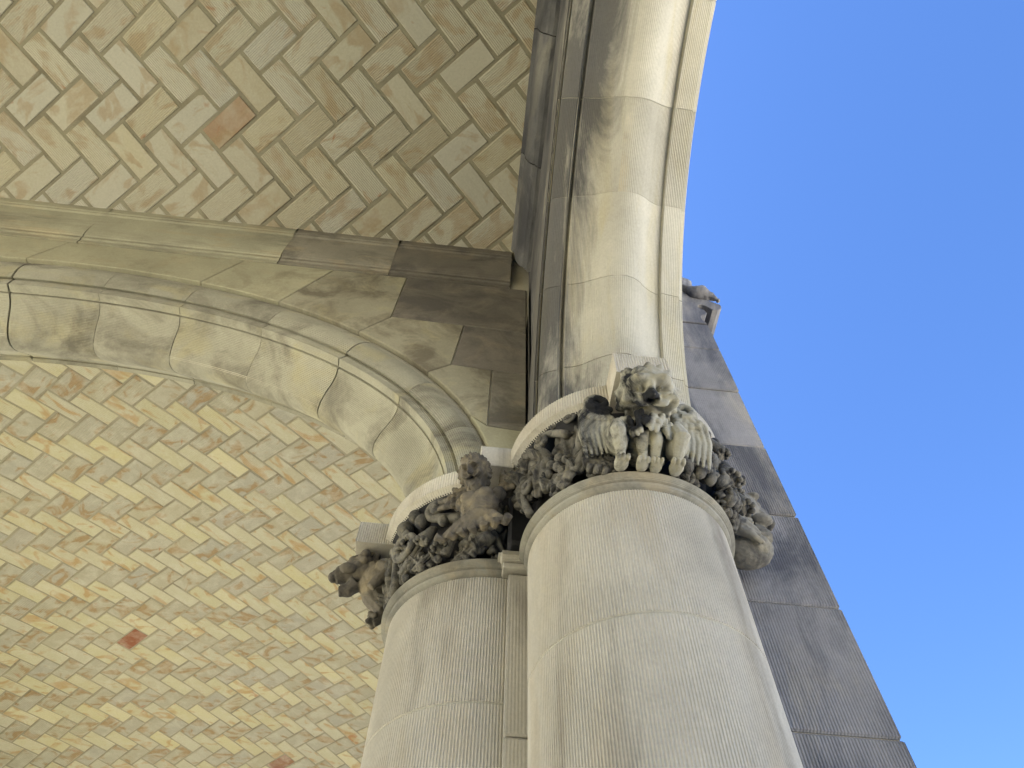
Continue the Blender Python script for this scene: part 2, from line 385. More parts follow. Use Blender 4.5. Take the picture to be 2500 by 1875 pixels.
# profiles run from the near face (t = -) under the soffit to the far face (t = +); n grows away from the opening
def mirror_bulge(pts): return pts
def catmull(pts, n=4):
    out = []
    for i in range(len(pts)-1):
        p0, p1, p2, p3 = pts[max(i-1, 0)], pts[i], pts[i+1], pts[min(i+2, len(pts)-1)]
        for k in range(n):
            t = k/n; out.append(tuple(.5*(2*p1[d]+(p2[d]-p0[d])*t+(2*p0[d]-5*p1[d]+4*p2[d]-p3[d])*t*t+(3*p1[d]-p0[d]-3*p2[d]+p3[d])*t**3) for d in (0, 1)))
    return out+[pts[-1]]
OGEE = [(-.60, -.09), (-.50, -.12), (-.38, -.19), (-.24, -.31), (-.08, -.42), (.08, -.475), (.23, -.45), (.36, -.36), (.46, -.24)]
TPROF = ([(-.80, .62)] + [(-.80, .50)] + [(-.80-.09*math.sin(PI*f*.9), .50-.44*f) for f in [i/9 for i in range(1, 10)]]
         + [(-.745, .10), (-.765, .10), (-.775, .04), (-.775, -.07), (-.635, -.08), (-.625, -.04), (-.608, -.04)] + catmull(OGEE+[(.56, -.12), (.64, -.03), (.71, .02)]) + [(.72, .00), (.80, .00), (.82, .15), (.95, .25), (.95, .62)])
FPROF = ([(-.97, .95), (-.97, .24), (-.935, .24), (-.93, .30), (-.91, .30), (-.905, .24)] + [(-.90-.05*math.sin(PI*f*.95)+.22*f*f, .24-.27*f) for f in [i/9 for i in range(1, 10)]]
         + [(-.645, .03), (-.622, .03), (-.612, -.09)] + catmull(OGEE+[(.57, -.14), (.66, -.08), (.72, -.06)]) + [(.735, -.11), (.75, -.11), (1.01, -.06), (1.03, .02), (1.09, .05), (1.09, .95)])
T_GEO = (-7.5, 7.28, 4.45, 6.55, 6.56, 1.5)
F_GEO = (0.0, 5.0, 4.8, 6.58, 1.65, 1.0)
def build_arch(name, label, axis, geo, prof, joints, mat, gap=0.0026, seg=10, seed=1, cracks=()):
    rnd = random.Random(seed)
    P0 = arch_point(axis, *[geo[0], geo[1], geo[2], geo[3]], 0, geo[5], 0, 0, geo[4])
    root = thing(name, label, 'arch', P0)
    a_mean = (geo[1]+geo[2])/2*R
    for k, (j0, j1) in enumerate(zip(joints[:-1], joints[1:])):
        g0 = (gap*3.6 if j0 in cracks else gap)/a_mean/2; g1 = (gap*3.6 if j1 in cracks else gap)/a_mean/2
        pr = tooled(prof, groove=rnd.choice((0.0012, 0.0016, 0.0020, 0.0023)))
        dn = rnd.uniform(-.0018, .0018)
        pr = [(t, n+dn) for t, n in pr]
        obj('voussoir', voussoir(axis, geo, pr, math.radians(j0)+g0, math.radians(j1)-g1, max(4, int(abs(j1-j0)*.8)), rnd), mat, root)
    core = [(t*R+(0.0036 if t < 0 else -0.0036), n*R+0.0036) for t, n in prof]
    cuts_ = [joints[0]+.2]+[c_ for c_ in joints[1:-1] if c_ in cracks]+[joints[-1]-.2]
    for c0, c1 in zip(cuts_[:-1], cuts_[1:]):
        me = voussoir(axis, geo, core, math.radians(c0)+.006, math.radians(c1)-.006, 60, rnd); me.name = 'mortar'
        obj('mortar', me, m_mort, root)
    return root
T_J = [-0.2, 16.3, 29.0, 43.6, 58.2, 71.4, 83.1, 95.2, 107, 119, 133, 148, 163, 180]
build_arch('transverse_arch', 'wide low stone arch sweeping left from the smaller column, between the two tiled vaults', 'X', T_GEO, TPROF, T_J, m_tarch, seed=4, cracks=(95.2, 43.6))
F_J = [-0.5, 18.3, 35.1, 51.6, 68.4, 85.2, 102, 119, 136, 153, 180.5]
build_arch('facade_arch', 'tall ribbed stone arch rising from the large column against the sky', 'Y', F_GEO, FPROF, F_J, m_arch, seed=9)

# ------------------------------------------------------------------ spandrel wall over the transverse arch
YS = 5.67
def e1(th, n): return (-7.5+(7.28+n)*math.cos(th), 6.55+(4.45+n*1.5)*math.sin(th))
ARCH_T = [e1(math.radians(d), .50) for d in range(0, 181, 2)]      # lower edge of the spandrel stones, from the right springing leftwards
def on_arch(x):
    th = math.acos(max(-1, min(1, (x+7.5)/7.78))); return e1(th, .50)
def slab(name, poly, y0, y1, bev=0.004):
    """polygon in module XZ -> block with its face at y0 and back at y1 (modules)"""
    bm = bmesh.new(); vs_ = [bm.verts.new(M(x, y0, z)) for x, z in poly]; f = bm.faces.new(vs_)
    ex = bmesh.ops.extrude_face_region(bm, geom=[f])
    for v in [g for g in ex['geom'] if isinstance(g, bmesh.types.BMVert)]: v.co.y += (y1-y0)*R
    bmesh.ops.recalc_face_normals(bm, faces=bm.faces[:])
    fe = [e for e in bm.edges if all(abs(v.co.y-y0*R) < 1e-6 for v in e.verts)]
    if bev: bmesh.ops.bevel(bm, geom=fe, offset=bev, segments=1, affect='EDGES')
    me = bpy.data.meshes.new(name); bm.to_mesh(me); bm.free(); return me
def inset(poly, d):
    n = len(poly); A = sum(poly[i][0]*poly[(i+1) % n][1]-poly[(i+1) % n][0]*poly[i][1] for i in range(n)); s = 1 if A > 0 else -1
    out = []
    for i in range(n):
        p0, p1, p2 = poly[i-1], poly[i], poly[(i+1) % n]
        d1 = (p1[0]-p0[0], p1[1]-p0[1]); d2 = (p2[0]-p1[0], p2[1]-p1[1])
        l1 = math.hypot(*d1) or 1; l2 = math.hypot(*d2) or 1
        n1 = (-d1[1]/l1*s, d1[0]/l1*s); n2 = (-d2[1]/l2*s, d2[0]/l2*s)
        k = 1+n1[0]*n2[0]+n1[1]*n2[1]; k = max(k, .35)
        out.append((p1[0]+(n1[0]+n2[0])/k*d, p1[1]+(n1[1]+n2[1])/k*d))
    return out
def arch_run(xa, xb):
    """points on the spandrel's lower edge between two x, left to right"""
    t0 = math.acos((xa+7.5)/7.78); t1 = math.acos(min(1, (xb+7.5)/7.78))
    n = max(2, int(abs(t0-t1)/math.radians(2.5)))
    return [e1(t0+(t1-t0)*i/n, .50) for i in range(n+1)]
ZT = 12.62    # cornice underside
XC = 0.66     # inner corner with the facade wall
J0, J1, J2, J3, J5, J6 = -8.3, -5.15, -3.65, -2.12, -.86, -.13
K0, K1, K2 = (-8.0, ZT), (-4.75, ZT), (-3.05, ZT)
A_, B_ = (-1.65, ZT), (-1.68, 10.95)        # right end of the stone above J3
C_, D_ = (-.42, 10.9), (-.52, 9.55)
E_, F_ = (.12, 9.50), (.12, 8.0)
stones = [
    ('sooty', [*reversed([]), *arch_run(-15.0, J0), K0, (-15.0, ZT)], m_span),
    ('s', [*arch_run(J0, J1), K1, K0], m_span),
    ('s', [*arch_run(J1, J2), K2, K1], m_span),
    ('s', [*arch_run(J2, J3), B_, A_, K2], m_span2),
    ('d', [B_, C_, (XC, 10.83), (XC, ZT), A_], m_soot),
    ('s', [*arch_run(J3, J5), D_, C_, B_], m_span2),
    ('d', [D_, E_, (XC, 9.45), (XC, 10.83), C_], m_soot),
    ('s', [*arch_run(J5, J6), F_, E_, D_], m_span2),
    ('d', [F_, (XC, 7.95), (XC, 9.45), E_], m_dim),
    ('s', [*arch_run(J6, .275), (.275, 6.6), (XC, 6.6), (XC, 7.95), F_], m_span),
]
sp = thing('spandrel_wall', 'stone block wall between the curved arch and the cornice, dark stained in its right corner', 'wall', M(-3, 6.5, 7))
for k, poly, mt in stones:
    obj('stone_block', slab('stone_block', inset(poly, .008), YS, YS+.6), mt, sp)
back = [e1(math.radians(d), .62) for d in range(0, 181, 3)] + [(-15.2, 15.4), (.9, 15.4)]
me = slab('wall_core', back, YS+.03, 7.5, bev=0)
obj('wall_core', me, m_mort, sp)

# ------------------------------------------------------------------ cornices under the near vault
def cornice_prof(p, h):
    # (projection, drop) in metres
    return [(p, 0.02), (p, -.13*h), (p*.93, -.15*h), (p*.93, -.19*h), (p*.80, -.22*h)] + \
           [(p*(.80-.55*(1-math.cos(PI/2*f))), -h*(.22+.62*math.sin(PI/2*f))) for f in [i/8 for i in range(1, 9)]] + \
           [(p*.25, -.90*h), (p*.12, -.92*h), (p*.12, -1.0*h), (-.03, -1.0*h)]
def sweep_open(name, rings, mat, parent, caps=True):
    nu = len(rings[0]); vv = [p for r_ in rings for p in r_]; f = grid_faces(nu, len(rings))
    if caps: f += [list(range(nu)), [(len(rings)-1)*nu+i for i in range(nu)][::-1]]
    me = me_from(name, vv, f); bm = bmesh.new(); bm.from_mesh(me); bmesh.ops.recalc_face_normals(bm, faces=bm.faces[:]); bm.to_mesh(me); bm.free()
    return obj(name, me, mat, parent)
ys = YS*R
ZC = 4.288
cr = thing('string_cornice', 'straight moulded stone cornice at the foot of the near tiled vault', 'cornice', (-1.5, ys, ZC-.4+EYE))
cp = cornice_prof(ys-1.677, ZC-ZT*R)
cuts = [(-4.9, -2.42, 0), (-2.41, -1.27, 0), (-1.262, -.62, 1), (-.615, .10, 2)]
for x0, x1, dk in cuts:
    rings = []
    for i in range(9):
        x = x0+(x1-x0)*i/8
        sk = (.02 if i == 8 and x1 < 0 else 0)
        rings.append([Vector((x+sk*(1+d/.4), ys-p, ZC+d+EYE)) for p, d in cp] + [Vector((x+sk, ys+.05, ZC-.39+EYE)), Vector((x+sk, ys+.05, ZC+.02+EYE))])
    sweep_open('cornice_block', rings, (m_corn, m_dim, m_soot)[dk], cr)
# facade side: cornice follows the vault's curve
XW = 0.66*R
fc = thing('facade_cornice', 'dark curved stone cornice where the near vault meets the tall facade arch', 'cornice', (XW, 0, near_z(0, 0)-.5+EYE))
cpf = cornice_prof(XW-.092, .36)
bounds = [-1.72, -1.1, -.35, .42, 1.10, 1.655]
for y0, y1 in zip(bounds[:-1], bounds[1:]):
    rings = []
    for i in range(9):
        y = y0+.003+(y1-y0-.006)*i/8; z = near_z(0, y)
        rings.append([Vector((XW-p, y, z+d+EYE)) for p, d in cpf] + [Vector((XW+.05, y, z-.37+EYE)), Vector((XW+.05, y, z+.02+EYE))])
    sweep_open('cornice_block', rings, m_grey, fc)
# facade wall above its arch (inner face) and the mass behind it
fwl = thing('facade_wall', 'narrow stone wall between the tall facade arch and the curved dark cornice', 'wall', M(1.65, 0, 11.5))
def f_curve(d, n): return (0+(5.0+n)*math.cos(math.radians(d)), 6.58+(4.8+n)*math.sin(math.radians(d)))
bm = bmesh.new()
edge = [f_curve(d, .55) for d in range(0, 181, 4)]
poly = edge + [(-5.6, 6.6), (-5.6, 16.6), (5.6, 16.6), (5.6, 6.6)]
fv = [bm.verts.new(Vector((.69*R, y*R, z*R+EYE))) for y, z in poly]
f_ = bm.faces.new(fv); ex = bmesh.ops.extrude_face_region(bm, geom=[f_])
for v in [g for g in ex['geom'] if isinstance(g, bmesh.types.BMVert)]: v.co.x = 2.6*R
bmesh.ops.recalc_face_normals(bm, faces=bm.faces[:]); me = bpy.data.meshes.new('wall_block'); bm.to_mesh(me); bm.free()
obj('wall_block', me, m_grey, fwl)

# ------------------------------------------------------------------ columns
C1, R1 = (1.615, 5.138), 1.0
C2, R2 = (0.32, 6.56), 1.085
def lathe(name, c, prof, a0, a1, step_deg, groove=0.0, count=250, hgroove=False):
    """revolve (r, z) modules round a column axis; angle 0 looks towards -Y, negative towards -X"""
    n = max(2, int(round((a1-a0)/step_deg))); vv = []
    for (r_, z) in prof:
        for i in range(n+1):
            a = math.radians(a0+(a1-a0)*i/n); rr = r_*R - groove*(0.5-0.5*math.cos(count*a))
            vv.append(Vector((c[0]*R+rr*math.sin(a), c[1]*R-rr*math.cos(a), z*R+EYE)))
    f = grid_faces(n+1, len(prof)); return me_from(name, vv, f)
def drum(c, r_, z0, z1, rnd):
    g = rnd.choice((.0026, .0030)); e = .010
    prof = [(r_*.93, z0), (r_-.012, z0+.001), (r_, z0+e), (r_, (z0+z1)/2), (r_, z1-e), (r_-.012, z1-.001), (r_*.93, z1)]
    return lathe('drum', c, prof, -200, 160, 360/250/4, groove=g)
def torus_prof(r_, z0, z1, bulge, n=10):
    return [(r_+bulge*math.sin(PI*i/n)**.7, z0+(z1-z0)*i/n) for i in range(n+1)]
def column(name, label, c, r_, joints, seed):
    rnd = random.Random(seed)
    root = thing(name, label, 'column', Vector((c[0]*R, c[1]*R, 0)))
    for z0, z1 in zip(joints[:-1], joints[1:]): obj('drum', drum(c, r_, z0+.005, z1-.005, rnd), m_col, root)
    zz = joints[-1]
    obj('mortar', lathe('mortar', c, [(r_-.013, joints[0]+.05), (r_-.013, zz-.05)], -200, 160, 3), m_mort, root)
    prof = [(r_*.97, zz-.01), (r_*1.01, zz+.012), (r_*1.03, zz+.03), (r_*1.035, zz+.055), (r_*1.015, zz+.066)]
    pr2 = torus_prof(r_*1.025, zz+.07, zz+.19, .06*r_, 24)
    pr2 = [(q-(.004 if i % 2 else 0), z) for i, (q, z) in enumerate(pr2)]
    obj('astragal', lathe('astragal', c, prof+pr2+[(r_*.98, zz+.215)], -200, 160, 2.0), m_ring, root)
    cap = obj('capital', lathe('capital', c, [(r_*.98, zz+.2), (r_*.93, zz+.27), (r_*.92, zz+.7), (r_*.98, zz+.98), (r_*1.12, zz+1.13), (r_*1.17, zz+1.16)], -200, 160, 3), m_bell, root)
    zb = zz+1.20
    ab = lathe('abacus', c, [(r_*1.0, zb-.06), (r_*1.16, zb-.05), (r_*1.20, zb-.02), (r_*1.235, zb), (r_*1.235, zb+.24), (r_*1.22, zb+.25), (r_*.85, zb+.25)], -200, 160, 360/250/4, groove=.0026)
    obj('abacus', ab, m_col, root)
    return root, cap
colB, capB = column('large_column', 'large round ribbed stone column nearest the sky, topped by a winged beast', C1, R1, [-5.21, -2.2, .75, 3.66, 5.08], 2)
colS, capS = column('small_column', 'ribbed stone column left of the large one, carrying the low curved arch', C2, R2, [-5.21, -2.2, .75, 3.69, 5.10], 3)
def ribbed_block(name, c, ang, half, r0, r1, z0, z1, parent, pitch=.0085):
    """abacus horn: a block standing out radially from the abacus, tooled on its faces"""
    a = math.radians(ang); o_ = Vector((math.sin(a), -math.cos(a), 0)); s_ = Vector((math.cos(a), math.sin(a), 0))
    path = [(-half, r0), (-half, r1), (half, r1), (half, r0)]
    pm = [(x*R, y*R) for x, y in path]; pts = []
    for (p, s, n) in resample(pm, pitch/4):
        g = .0024*(0.5-0.5*math.cos(2*PI*s/pitch)); pts.append((p[0]+n[0]*g, p[1]+n[1]*g))
    cc = Vector((c[0]*R, c[1]*R, EYE)); vv = []
    for z, ins in ((z0, 0), (z0+.04, 0), (z1, 0)):
        for x, y in pts: vv.append(cc+s_*x+o_*y+Vector((0, 0, z*R)))
    n = len(pts); f = grid_faces(n, 3, flip=True)+[list(range(n)), [2*n+i for i in range(n)][::-1]]
    me = me_from(name, vv, f); bm = bmesh.new(); bm.from_mesh(me); bmesh.ops.recalc_face_normals(bm, faces=bm.faces[:]); bm.to_mesh(me); bm.free()
    return obj(name, me, m_col, parent)
ribbed_block('abacus_block', C1, 0, .29, .9, 1.58, 6.18, 6.56, colB)
ribbed_block('abacus_block', C2, -90, .27, .9, 1.66, 6.22, 6.56, colS)
# the block over the bearded figure sits in the angle between the two columns
me = box_mesh('abacus_block', .05*R, .44*R, 4.94*R, 5.5*R, 6.22*R+EYE, 6.56*R+EYE, .003); obj('abacus_block', me, m_col, colS)

# ------------------------------------------------------------------ pier core between the columns
pc = thing('pier', 'narrow square pier edge squeezed between the two round columns', 'pier', Vector((1.6*R, 6.5*R, 0)))
def ribbed_wall(name, x0, x1, y, z0, z1, depth, side_left=True, amp=.0012, pitch=.0092, edge=.02):
    """block with a face at y (towards -Y) tooled vertically; module units, grooves in metres"""
    path = [(x0, y+depth), (x0, y), (x1, y), (x1, y+depth)]
    pm = [(a*R, b*R) for a, b in path]; pts = []
    for (p, s, n) in resample(pm, pitch/4):
        g = amp*(0.5-0.5*math.cos(2*PI*s/pitch)); pts.append((p[0]-n[0]*g, p[1]-n[1]*g))
    vv = []
    zs = [z0, z0+edge, (z0+z1)/2, z1-edge, z1]
    cxm = (x0+x1)/2*R; cym = (y+depth/2)*R
    for k, z in enumerate(zs):
        sh = .004 if k in (0, 4) else 0
        for x, yy in pts:
            vv.append(Vector((x+(sh if x < cxm else -sh), yy+sh, z*R+EYE)))
    n = len(pts); f = grid_faces(n, len(zs))+[list(range(n))[::-1], [4*n+i for i in range(n)]]
    me = me_from(name, vv, f); bm = bmesh.new(); bm.from_mesh(me); bmesh.ops.recalc_face_normals(bm, faces=bm.faces[:]); bm.to_mesh(me); bm.free(); return me
pj = [-5.21, -2.2, .70, 3.35, 5.08]
for z0, z1 in zip(pj[:-1], pj[1:]): obj('stone_block', ribbed_wall('stone_block', .445, 2.4, 5.39, z0+.006, z1-.006, 1.9, amp=.0006), m_col, pc)
obj('neck_band', box_mesh('neck_band', .38*R, 2.3*R, 5.33*R, 7.2*R, 5.10*R+EYE, 5.17*R+EYE, .003), m_col, pc)
obj('neck_moulding', box_mesh('neck_moulding', .33*R, 2.3*R, 5.27*R, 7.2*R, 5.175*R+EYE, 5.31*R+EYE, .012, 3), m_col, pc)
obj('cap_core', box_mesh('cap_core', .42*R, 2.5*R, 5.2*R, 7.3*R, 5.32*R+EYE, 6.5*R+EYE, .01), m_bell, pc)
obj('impost', box_mesh('impost', .69*R, 2.66*R, 5.30*R, 7.6*R, 6.5*R+EYE, 12.2*R+EYE, 0), m_arch, pc)

# ------------------------------------------------------------------ buttress
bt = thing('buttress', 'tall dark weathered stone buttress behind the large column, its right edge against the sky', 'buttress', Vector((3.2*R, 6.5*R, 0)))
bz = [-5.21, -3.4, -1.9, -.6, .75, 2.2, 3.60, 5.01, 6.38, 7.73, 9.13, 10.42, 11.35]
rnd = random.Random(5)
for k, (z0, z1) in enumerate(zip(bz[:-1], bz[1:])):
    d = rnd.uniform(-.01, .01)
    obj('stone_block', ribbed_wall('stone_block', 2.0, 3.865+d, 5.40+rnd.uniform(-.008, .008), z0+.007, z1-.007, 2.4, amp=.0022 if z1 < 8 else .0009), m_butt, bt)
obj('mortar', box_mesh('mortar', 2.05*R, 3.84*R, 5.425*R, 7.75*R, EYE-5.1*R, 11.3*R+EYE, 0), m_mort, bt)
# cap: end profile (X, Z) run back along Y; a hooked drip moulding on the outer side
capp = [(2.0, 11.365), (3.86, 11.365), (3.81, 11.50), (3.80, 11.60), (3.84, 11.70), (3.92, 11.74), (3.955, 11.82), (3.93, 11.93), (3.86, 11.98), (3.84, 12.04)] + \
       [(3.93-.09*math.cos(math.radians(a)), 12.06+.10*math.sin(math.radians(a))) for a in range(20, 150, 20)] + \
       [(4.05, 12.05), (4.10, 11.98), (4.20, 11.99), (4.28, 12.06), (4.31, 12.18), (4.30, 12.24), (3.95, 12.50), (3.60, 12.72), (2.0, 13.3)]
obj('cap_stone', slab('cap_stone', capp, 5.38, 7.9, bev=.003), m_butt, bt)

# ------------------------------------------------------------------ carving tools
def blob_bm(elems):
    bm = bmesh.new()
    for e in elems:
        if e[0] == 'e':
            _, c, rr = e[:3]; rotm = e[3] if len(e) > 3 else Matrix.Identity(3)
            r_ = bmesh.ops.create_icosphere(bm, subdivisions=3, radius=1)
            for v in r_['verts']: v.co = rotm @ Vector((v.co.x*rr[0], v.co.y*rr[1], v.co.z*rr[2])) + Vector(c)
        elif e[0] == 't':
            tube(bm, e[1], e[2], 10)
    return bm
def tube(bm, pts, radii, n=10, flat=1.0):
    pts = [Vector(p) for p in pts]; rings = []
    up_ = Vector((0.01, 0.02, 1))
    prev = None
    for i, p in enumerate(pts):
        d = (pts[min(i+1, len(pts)-1)]-pts[max(i-1, 0)]).normalized()
        s = d.cross(up_ if prev is None else prev.cross(d)) if prev is None else (prev-d*prev.dot(d))
        if s.length < 1e-4: s = d.cross(Vector((1, 0, 0)))
        s.normalize(); prev = s; u = d.cross(s)
        rings.append([bm.verts.new(p+(s*math.cos(2*PI*k/n)+u*math.sin(2*PI*k/n)*flat)*radii[i]) for k in range(n)])
    for a, b in zip(rings[:-1], rings[1:]):
        for k in range(n): bm.faces.new((a[k], a[(k+1) % n], b[(k+1) % n], b[k]))
    bm.faces.new(rings[0][::-1]); bm.faces.new(rings[-1])
TEX = bpy.data.textures.new('erosion', 'CLOUDS'); TEX.noise_scale = 0.022; TEX.noise_depth = 3
TEX2 = bpy.data.textures.new('locks', 'CLOUDS'); TEX2.noise_scale = 0.035; TEX2.noise_depth = 1
def frame_at(c, ang):
    a = math.radians(ang); out = Vector((math.sin(a), -math.cos(a), 0)); side = Vector((math.cos(a), math.sin(a), 0))
    return out, side
def carve(name, elems, fr, mat, parent, voxel=.0045, disp=.005, tex=None, dstr=None):
    """merge overlapping lumps (local x = viewer's right, y = out of the wall, z = up; modules) into one eroded surface"""
    bm = blob_bm(elems); org, side, out = fr
    for v in bm.verts:
        p = v.co; v.co = Vector((org[0]*R, org[1]*R, EYE+org[2]*R)) + (side*p.x + out*p.y + Vector((0, 0, p.z)))*R
    bmesh.ops.recalc_face_normals(bm, faces=bm.faces[:])
    me = bpy.data.meshes.new(name); bm.to_mesh(me); bm.free()
    o = obj(name, me, mat, parent)
    rm = o.modifiers.new('r', 'REMESH'); rm.mode = 'VOXEL'; rm.voxel_size = voxel; rm.use_smooth_shade = True
    sm = o.modifiers.new('s', 'SMOOTH'); sm.iterations = 1; sm.factor = .5
    dm = o.modifiers.new('d', 'DISPLACE'); dm.texture = tex or TEX; dm.strength = disp; dm.mid_level = .5; dm.texture_coords = 'GLOBAL'
    return o
def E(x, y, z, a, b=None, c=None, rx=0, ry=0, rz=0):
    b = a if b is None else b; c = a if c is None else c
    rm = Matrix.Rotation(math.radians(rz), 3, 'Z') @ Matrix.Rotation(math.radians(ry), 3, 'Y') @ Matrix.Rotation(math.radians(rx), 3, 'X')
    return ('e', (x, y, z), (a, b, c), rm)
def T(pts, radii): return ('t', pts, radii if isinstance(radii, (list, tuple)) else [radii]*len(pts))
def spiral(cx, y, cz, r0, r1, a0, turns, n=22, dy=0.0):
    return [(cx+(r0+(r1-r0)*i/n)*math.cos(math.radians(a0+360*turns*i/n)), y+dy*i/n, cz+(r0+(r1-r0)*i/n)*math.sin(math.radians(a0+360*turns*i/n))) for i in range(n+1)]
def taper(a, b, n): return [a+(b-a)*i/(n-1) for i in range(n)]

def sculpt_head(name, ctr, rad, feats, fr, tilt, yaw_, mat, parent, fur=None, sub=6, rough=.012):
    '''head grown from a dense ball: feats = (u, v, su, sv, rot, amount) bumps and hollows on the face; fur(d) = extra relief'''
    bm = bmesh.new(); bmesh.ops.create_icosphere(bm, subdivisions=sub, radius=1)
    m_ = Matrix.Rotation(math.radians(yaw_), 3, 'Z') @ Matrix.Rotation(math.radians(-tilt), 3, 'X'); org, side, out = fr
    for v in bm.verts:
        d = v.co.normalized(); h = 0.0
        if d.y > -.25:
            f_ = min(1, (d.y+.25)/.35)
            for (u, w_, su, sv, ro, am) in feats:
                du, dv = d.x-u, d.z-w_; c_, s_ = math.cos(math.radians(ro)), math.sin(math.radians(ro)); a_, b_ = (du*c_+dv*s_)/su, (-du*s_+dv*c_)/sv
                q = a_*a_+b_*b_
                if q < 9: h += am*math.exp(-q)*f_
        if fur is not None: h += fur(d)
        h += rough*noise.noise(d*6.0)+rough*.6*noise.noise(d*14.0)
        p = Vector((d.x*rad[0], d.y*rad[1], d.z*rad[2])) + d*h
        p = m_ @ p + Vector(ctr)
        v.co = Vector((org[0]*R, org[1]*R, EYE+org[2]*R)) + (side*p.x + out*p.y + Vector((0, 0, p.z)))*R
    bmesh.ops.recalc_face_normals(bm, faces=bm.faces[:])
    for f in bm.faces: f.smooth = True
    me = bpy.data.meshes.new(name); bm.to_mesh(me); bm.free(); return obj(name, me, mat, parent)
def locks(d, fq, am, seed=0.0):
    q = noise.voronoi(Vector((d.x*fq+seed, d.y*fq, d.z*fq*.8)))[0][0]; return am*(.1+.45*math.cos(PI*min(1.0, q*1.35)))
VOR = bpy.data.textures.new('scales', 'VORONOI'); VOR.noise_scale = 0.030; VOR.noise_intensity = 1.4
VOR2 = bpy.data.textures.new('fine_scales', 'VORONOI'); VOR2.noise_scale = 0.02; VOR2.noise_intensity = 1.4
# ------------------------------------------------------------------ winged beast on the large column
def tilt_head(elems, piv, deg, yaw_=0):
    rx = Matrix.Rotation(math.radians(-deg), 3, 'X'); rz = Matrix.Rotation(math.radians(yaw_), 3, 'Z'); m_ = rz @ rx; out = []
    pv = Vector(piv)
    for e in elems:
        if e[0] == 'e': out.append(('e', tuple(m_ @ (Vector(e[1])-pv) + pv), e[2], m_ @ e[3]))
        else: out.append(('t', [tuple(m_ @ (Vector(p)-pv) + pv) for p in e[1]], e[2]))
    return out
rnd = random.Random(21)
O, S = frame_at(C1, 0)
frB = ((C1[0], C1[1]-R1, 0.0), S, O)
beast = thing('winged_beast', 'pale winged lion-like beast carving with black crust, crouching on the large column capital', 'carving', M(C1[0], 4.0, 5.3))
bf = []
for q in (-1, 1):
    bf += [(q*.40, .17, .20, .17, 0, -.17), (q*.40, .17, .095, .095, 0, .20), (q*.40, .16, .035, .035, 0, -.10),               # socket, eyeball, pupil
           (q*.40, .47, .28, .12, q*-18, .10), (q*.48, -.02, .20, .05, q*16, .07), (q*.09, -.26, .06, .05, 0, -.11),        # brow, lower lid, nostril
           (q*.20, -.20, .07, .07, 0, .05), (q*.30, -.36, .26, .085, q*26, .12), (q*.62, -.66, .10, .20, q*-20, .07),       # nostril wing, upper lip, mouth corner
           (q*.76, -.25, .13, .22, 0, .08), (q*.42, -.66, .20, .12, q*30, -.16), (q*.40, .36, .20, .045, q*-12, .04)]
bf += [(0, .20, .12, .26, 0, .06), (0, -.08, .17, .14, 0, .12), (0, -.60, .42, .13, 0, -.36), (0, -.83, .36, .09, 0, .10), (-.10, -.46, .05, .05, 0, .06), (.10, -.46, .05, .05, 0, .06)]
def beast_fur(d):
    e_ = max(0, min(1, (math.hypot(d.x*.95, (d.z-.02)*.93)-.80)/.12)) if d.y > -.2 else 1.0
    return e_*(locks(d, 3.2, .075, 3.1)+.03)
sculpt_head('head', (.03, .44, 6.02), (.285, .27, .275), bf, frB, 53, 6, m_beast, beast, beast_fur, rough=.008)
body = [E(0, .12, 5.70, .25, .22, .27), E(0, .02, 5.72, .33, .14, .34)]
for k in range(46):      # shaggy chest, locks hanging down
    a = rnd.uniform(-1.3, 1.3); z = rnd.uniform(5.46, 5.72); q = .27*(1-.25*abs(z-5.7)/.3)
    x0, y0 = q*math.sin(a), .14+.26*math.cos(a)
    body.append(T([(x0, y0, z+.07), (x0*1.04, y0+.035, z), (x0*1.0+.02*math.sin(k), y0+.02, z-.07)], [.022, .036, .014]))
for s_ in (-1, 1):       # forelegs
    body += [T([(s_*.055, .28, 5.62), (s_*.07, .29, 5.46), (s_*.06, .19, 5.32), (s_*.06, .12, 5.25)], [.085, .068, .045, .048]), E(s_*.065, .14, 5.25, .06, .09, .04)]
    for k in range(3): body.append(E(s_*.065+(k-1)*.042, .21, 5.24, .02, .045, .026))
for s_ in (-1, 1):       # folded hind legs
    body += [E(s_*.30, .20, 5.52, .11, .16, .17, ry=s_*14), T([(s_*.29, .32, 5.62), (s_*.31, .35, 5.47), (s_*.27, .21, 5.31), (s_*.26, .12, 5.25)], [.07, .082, .046, .048]),
             E(s_*.26, .14, 5.25, .07, .10, .04)]
    for k in range(3): body.append(E(s_*.26+(k-1)*.048, .22, 5.24, .022, .05, .026))
carve('body', body, frB, m_beast, beast, voxel=.0026, disp=.004)
def wing(s_):
    w_ = [T(spiral(s_*.43, .27, 6.02, .125, .025, 250, 1.2*s_, 22), taper(.055, .03, 23)), E(s_*.43, .16, 5.96, .11, .05, .13)]
    for k in range(6):   # long flight feathers hanging from the curled shoulder
        x0 = .33+.05*k; w_.append(T([(s_*x0*.97, .22, 5.98), (s_*x0*1.06, .25, 5.80), (s_*x0*1.09, .20, 5.58), (s_*x0*1.0, .14, 5.40-.025*k)], [.03, .036, .032, .014]))
    for j in range(3):   # rows of covert scales
        for k in range(4): w_.append(E(s_*(.33+.07*k+.03*(j % 2)), .275, 5.93-.08*j, .04, .022, .05))
    return w_
for s_ in (-1, 1): carve('wing', wing(s_), frB, m_beast, beast, voxel=.0026, disp=.003)

